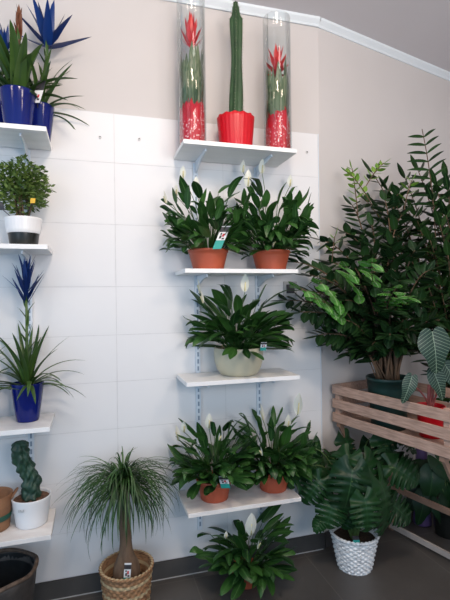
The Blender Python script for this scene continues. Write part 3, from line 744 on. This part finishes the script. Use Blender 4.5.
b = MB(); b.bar((CW-.016,-.02,.265),(CW-.016,-1.30,.265), .014, .032); b.build('upper_rail', M['rail_wood'], t, smooth=False, bevel=.001)
b = MB(); b.bar((CW-.016,-.02,.035),(CW-.016,-1.30,.035), .014, .030); b.build('lower_rail', M['rail_pale'], t, smooth=False, bevel=.001)
# ------------------------------------------------------------------ leafy stems helper
def leafy(bs, bl, base, mid, tip, nleaf, L, W, R, start=.3, mode='pinnate', prof=lance, r0=.006, r1=.002, droop=.5, ang=.9, mi=0):
    pts = bez(base, mid, tip, 14); bs.tube(pts, r0, r1, 6)
    for i in range(nleaf):
        q = start+(1-start)*(i+.5)/nleaf; k = q*14; a0 = int(min(13,k)); p = pts[a0].lerp(pts[a0+1], min(1,k-a0))
        d = (pts[min(14,a0+1)]-pts[max(0,a0-1)]).normalized()
        if mode == 'pinnate':
            sd = d.cross(Vector((0,0,1))+CF*.9).normalized()*(1 if i % 2 else -1)
        else:
            u = d.cross(Vector((.2,.9,.3))).normalized(); w = d.cross(u); a_ = i*2.4+R.uniform(-.3,.3); sd = u*math.cos(a_)+w*math.sin(a_)
        dr = (d*math.cos(ang)+sd*math.sin(ang)); dr.normalize()
        az = math.atan2(dr.y, dr.x); el = math.asin(max(-1,min(1,dr.z)))
        bl.blade(p, az, el, L*R.uniform(.75,1.15)*(1-.35*q**3), W*R.uniform(.85,1.15), prof, R.uniform(.2,1)*droop, R.uniform(.15,.4), 6, roll=R.uniform(-.5,.5), mi=mi)
    dr = (pts[-1]-pts[-2]).normalized()
    bl.blade(pts[-1], math.atan2(dr.y,dr.x), math.asin(dr.z), L*.8, W*.9, prof, .2, .3, 6, mi=mi)
def keep(b, lim=-.012):
    """keep foliage in front of both walls"""
    nx, ny = s2, -c2      # outward normal of the right wall
    for p in b.v:
        if p.x > 1.15:
            d = (p.x-1.229)*nx+(p.y-.004)*ny
            if d < .016: k = .016+(d-.016)*.03-d; p.x += nx*k; p.y += ny*k
        if p.x < 1.26 and p.y > -.02: p.y = -.02+(p.y+.02)*.04
# zz plant in the green pot
gl_ = Vector((1.475,-.245,cz+.0135))
t = thing('potted_zz_plant', 'dense dark glossy leaved plant in a dark green pot standing in the crate', 'potted plant', gl_)
pot(t, .112, .085, .262, M['greenpot'], rim=.018, lip=.004, soil=.03)
R = random.Random(61); bs = MB(); bl = MB()
TIPS = [(296,262,2.30),(300,312,2.15),(322,240,2.42),(300,290,2.30),(318,335,2.25),(330,262,2.40),(345,232,2.45),(352,205,2.5),(345,300,2.2),(362,255,2.3),
        (372,225,2.4),(385,200,2.45),(392,245,2.3),(402,215,2.4),(372,285,2.15),(400,280,2.15),(415,250,2.25),(420,300,2.1),(336,320,2.2),(395,310,2.05),
        (285,300,2.4),(350,335,2.3),(378,320,2.2),(430,270,2.2),(412,330,2.15),(340,275,2.5),(332,342,2.35),(348,352,2.3),(372,345,2.15),(402,345,2.2),(424,340,2.3),(390,335,2.05),(316,318,2.3),(440,320,2.3),(360,310,2.45),(325,300,2.4),(400,190,2.5),(310,275,2.2)]
rim = gl_+Vector((0,0,.24))
for (px, py, Y) in TIPS:
    tip = at(px, py, Y); a_ = R.uniform(0,2*PI); base = rim+Vector((math.cos(a_)*.05, math.sin(a_)*.05, 0))
    mid = Vector((base.x+(tip.x-base.x)*.22, base.y+(tip.y-base.y)*.25, base.z+(tip.z-base.z)*.75+.10))
    leafy(bs, bl, base, mid, tip, 24, .112, .044, R, start=.30, mode='spiral' if R.random()<.5 else 'pinnate', prof=lance, r0=.0075, droop=.8)
keep(bl); keep(bs)
bs.build('stems', M['brownstem'], t, origin=gl_); bl.build('foliage', M['zz'], t, origin=gl_)
# young lime shoots and bright mottled branches of the same plant
def branch(args, n_, L, W_, m, label, nm, **k):
    bs = MB(); bl = MB(); leafy(bs, bl, *args, n_, L, W_, R, **k); keep(bl); keep(bs)
    st = bs.build(nm, M['brownstem'], t, origin=gl_); o = bl.build('leaves', m, st, origin=gl_); o['label'] = label
for (px, py, Y, tx, ty, n_) in [(358,215,2.42,352,168,11),(364,190,2.45,384,163,10),(372,205,2.4,348,172,10),(332,262,2.35,335,236,3),(404,210,2.4,412,180,5)]:
    branch((at(px,py,Y), at((px+tx)/2,(py+ty)/2-6,Y), at(tx,ty,Y)), n_, .06, .026, M['lime'], 'bright lime green young leaves', 'young_shoot', start=.2, r0=.003, droop=.4)
for (mx_, my_, px, py, Y, n_) in [(352,310,300,288,2.0,10),(352,310,320,282,2.02,9),(362,295,346,266,2.02,9),(370,285,372,262,2.02,9),(388,300,410,296,2.0,8),(380,310,396,288,2.0,8),(352,310,314,298,2.03,7)]:
    a_ = R.uniform(2.8,4.4)
    branch((rim+Vector((math.cos(a_)*.06, math.sin(a_)*.06, 0)), at(mx_,my_,2.42), at(px,py,Y)), n_, .10, .046, M['spot'], 'bright mottled green leaves', 'bright_branch', start=.64, r0=.003, prof=oval, droop=.9, ang=1.1)
# tall leafy plant behind
tl = Vector((2.16,-.10,0))
t = thing('potted_tall_shrub', 'tall dark narrow leaved shrub rising behind the crate at the right edge', 'potted plant', tl)
pot(t, .15, .115, .30, M['black'], rim=.02, lip=.004, soil=.03)
R = random.Random(81); bs = MB(); bl = MB()
TT = [(372,172,2.62),(388,190,2.6),(405,178,2.6),(418,170,2.6),(446,178,2.6),(448,190,2.5),(432,200,2.5),(415,215,2.5),(446,215,2.5),(395,230,2.6),(430,240,2.45),
      (448,255,2.4),(412,262,2.5),(380,255,2.65),(440,285,2.4),(425,300,2.5),(398,290,2.6),(455,300,2.4),(460,230,2.5),(462,205,2.5),(405,205,2.6),(420,230,2.5),(440,225,2.4),(380,210,2.6),(450,330,2.4),(436,185,2.5),(424,275,2.4),(400,330,2.55),(430,340,2.5),(366,200,2.62)]
for (px, py, Y) in TT:
    tip = at(px, py, Y); a_ = R.uniform(0,2*PI); base = tl+Vector((math.cos(a_)*.06, math.sin(a_)*.06, .26))
    mid = Vector((base.x+(tip.x-base.x)*.3, base.y+(tip.y-base.y)*.3, base.z+(tip.z-base.z)*.7))
    leafy(bs, bl, base, mid, tip, 26, .125, .042, R, start=.46, mode='spiral' if R.random()<.5 else 'pinnate', r0=.008, droop=.7)
# one long frond standing clear above the rest
pts = bez(at(436,250,2.5), at(434,185,2.5), at(422,129,2.5), 14); bs.tube(pts, .004, .002, 6)
for k in range(9):
    q = .42+.57*k/8; p = pts[int(q*14)]
    for s_ in (-1,1):
        d = CR*s_*.93+Vector((0,0,.25 if s_ > 0 else .10))+CF*.1; 
        if s_ > 0: d += Vector((0,0,.55))
        d.normalize()
        bl.blade(p, math.atan2(d.y,d.x), math.asin(d.z)+.1, (.145 if s_ < 0 else .12)*(1-.35*(k/8)**2), .018, lance, .45, .3, 7, roll=s_*-.9)
keep(bl); keep(bs)
bs.build('stems', M['brownstem'], t, origin=tl); bl.build('foliage', M['tallleaf'], t, origin=tl)
# alocasia
al = Vector((1.565,-.445,cz+.0135))
t = thing('potted_alocasia', 'alocasia with white veined dark leaves and pink stems in a red pot in the crate', 'potted plant', al)
pot(t, .068, .05, .15, M['red'], rim=.01, lip=.003)
b = MB(); bs = MB(); R = random.Random(91)
for (px, py, Y, tp, L, ws) in [(434,342,2.0,(.12,-1),.142,1.15),(436,377,2.06,(.35,-1),.115,.8),(410,383,2.05,(-.35,-1),.10,.75),(450,372,2.1,(.5,-.8),.12,.8)]:
    c = at(px, py, Y); b.polar(c, CR*tp[0]+Vector((0,0,tp[1]))+CF*.12, CF+Vector((0,0,.25)), L, ws, False, 'arrow', .25, rings=6, cup=.12)
    bs.tube(bez(al+Vector((R.uniform(-.015,.015),R.uniform(-.015,.015),.12)), al+Vector((0,0,.2)).lerp(c-al,.3), c-CF*.003, 8), .0055, .003, 7)
bs.tube([al+Vector((-.01,-.01,.12)), al+Vector((-.015,-.012,.19)), al+Vector((-.016,-.012,.25))], .013, .008, 8)
b.build('foliage', M['aloc'], t, origin=al); bs.build('leaf_stalks', M['pinkstem'], t, origin=al)
# beneath the crate: purple vase and a leafy plant
pv = Vector((1.93,.06,0))
b = MB(); b.lathe([(.001,0),(.05,0),(.056,.01),(.045,.15),(.035,.40),(.033,.55),(.042,.66),(.040,.662),(.030,.55),(.03,.3)], 32)
o = b.build('floor_vase', M['purple']); o.location = pv; tag(o, 'slim purple floor vase in the shadow behind the stand', 'vase')
ul_ = Vector((1.985,-.09,0))
t = thing('potted_leafy_plant', 'dark broad leaved plant in a black pot on the floor under the crate', 'potted plant', ul_)
pot(t, .09, .07, .16, M['black'], rim=.015, lip=.004)
b = MB(); bp = MB(); R = random.Random(97)
for (px, py, Y, tp, L) in [(424,470,2.68,(-1,-.1),.19),(440,462,2.65,(.6,-.6),.19),(447,482,2.65,(.3,-1),.19),(420,487,2.7,(-.6,-.8),.17),(432,477,2.62,(-.2,-1),.18),(452,468,2.7,(1,.1),.18),(412,476,2.72,(-1,-.3),.15),(424,500,2.62,(-.3,-1),.15),(440,505,2.6,(.3,-1),.15)]:
    c = at(px, py, Y); b.polar(c, CR*tp[0]+Vector((0,0,tp[1]))+CF*.3, CF*.7+Vector((0,0,.8)), L, .85, False, 'heart', .5, cup=.12)
    q = c-ul_; bp.tube(bez((q.x*.05,q.y*.05,.14), (q.x*.35,q.y*.35,q.z), q, 8), .004, .003, 6)
b.build('foliage', M['monstera'], t, origin=ul_); bp.build('leaf_stalks', M['stem'], t)
# ------------------------------------------------------------------ light
W = bpy.data.worlds.new('World'); bpy.context.scene.world = W; W.use_nodes = True
bg = W.node_tree.nodes['Background']; bg.inputs[0].default_value = (.46,.72,1,1); bg.inputs[1].default_value = .95
def area(name, loc, target, size, power, col, sy=None):
    d = bpy.data.lights.new(name, 'AREA'); d.energy = power; d.color = col; d.size = size
    if sy: d.shape = 'RECTANGLE'; d.size_y = sy
    o = bpy.data.objects.new(name, d); C.objects.link(o); o.location = loc
    o.rotation_euler = (Vector(target)-Vector(loc)).to_track_quat('-Z','Y').to_euler(); return o
area('ceiling_lamp_main', (.25,-1.75,2.86), (.5,0,1.2), .35, 21, (1,.82,.66))
area('ceiling_lamp_second', (1.5,-2.6,2.88), (1.0,0,1.5), .35, 14, (1,.82,.66))
area('ceiling_lamp_far_left', (-1.3,-2.2,2.88), (0,0,1.4), .35, 9, (1,.82,.66))
area('shop_window', (-2.3,-3.4,1.5), (.2,0,1.4), 1.6, 16, (.75,.86,1), 1.8)
area('ceiling_fill', (.8,-3.0,1.7), (1.0,-1.6,2.94), .8, 32, (1,.90,.84))  # added fill with no visible source, brightens the ceiling
# ------------------------------------------------------------------ camera
cd = bpy.data.cameras.new('camera'); cam = bpy.data.objects.new('camera', cd); C.objects.link(cam)
cd.sensor_width = 36; cd.lens = 27; cd.shift_y = -2/600; cd.clip_start = .02
cam.matrix_world = Matrix.Translation((0,-DIST,EYE)) @ Matrix.Rotation(-TH,4,'Z') @ Matrix.Rotation(PI/2,4,'X') @ Matrix.Rotation(-ROLL,4,'Z')
bpy.context.scene.camera = cam
sc = bpy.context.scene
sc.view_settings.view_transform = 'Standard'; sc.view_settings.look = 'None'; sc.view_settings.exposure = 0.0
sc.cycles.max_bounces = 8; sc.cycles.transparent_max_bounces = 12
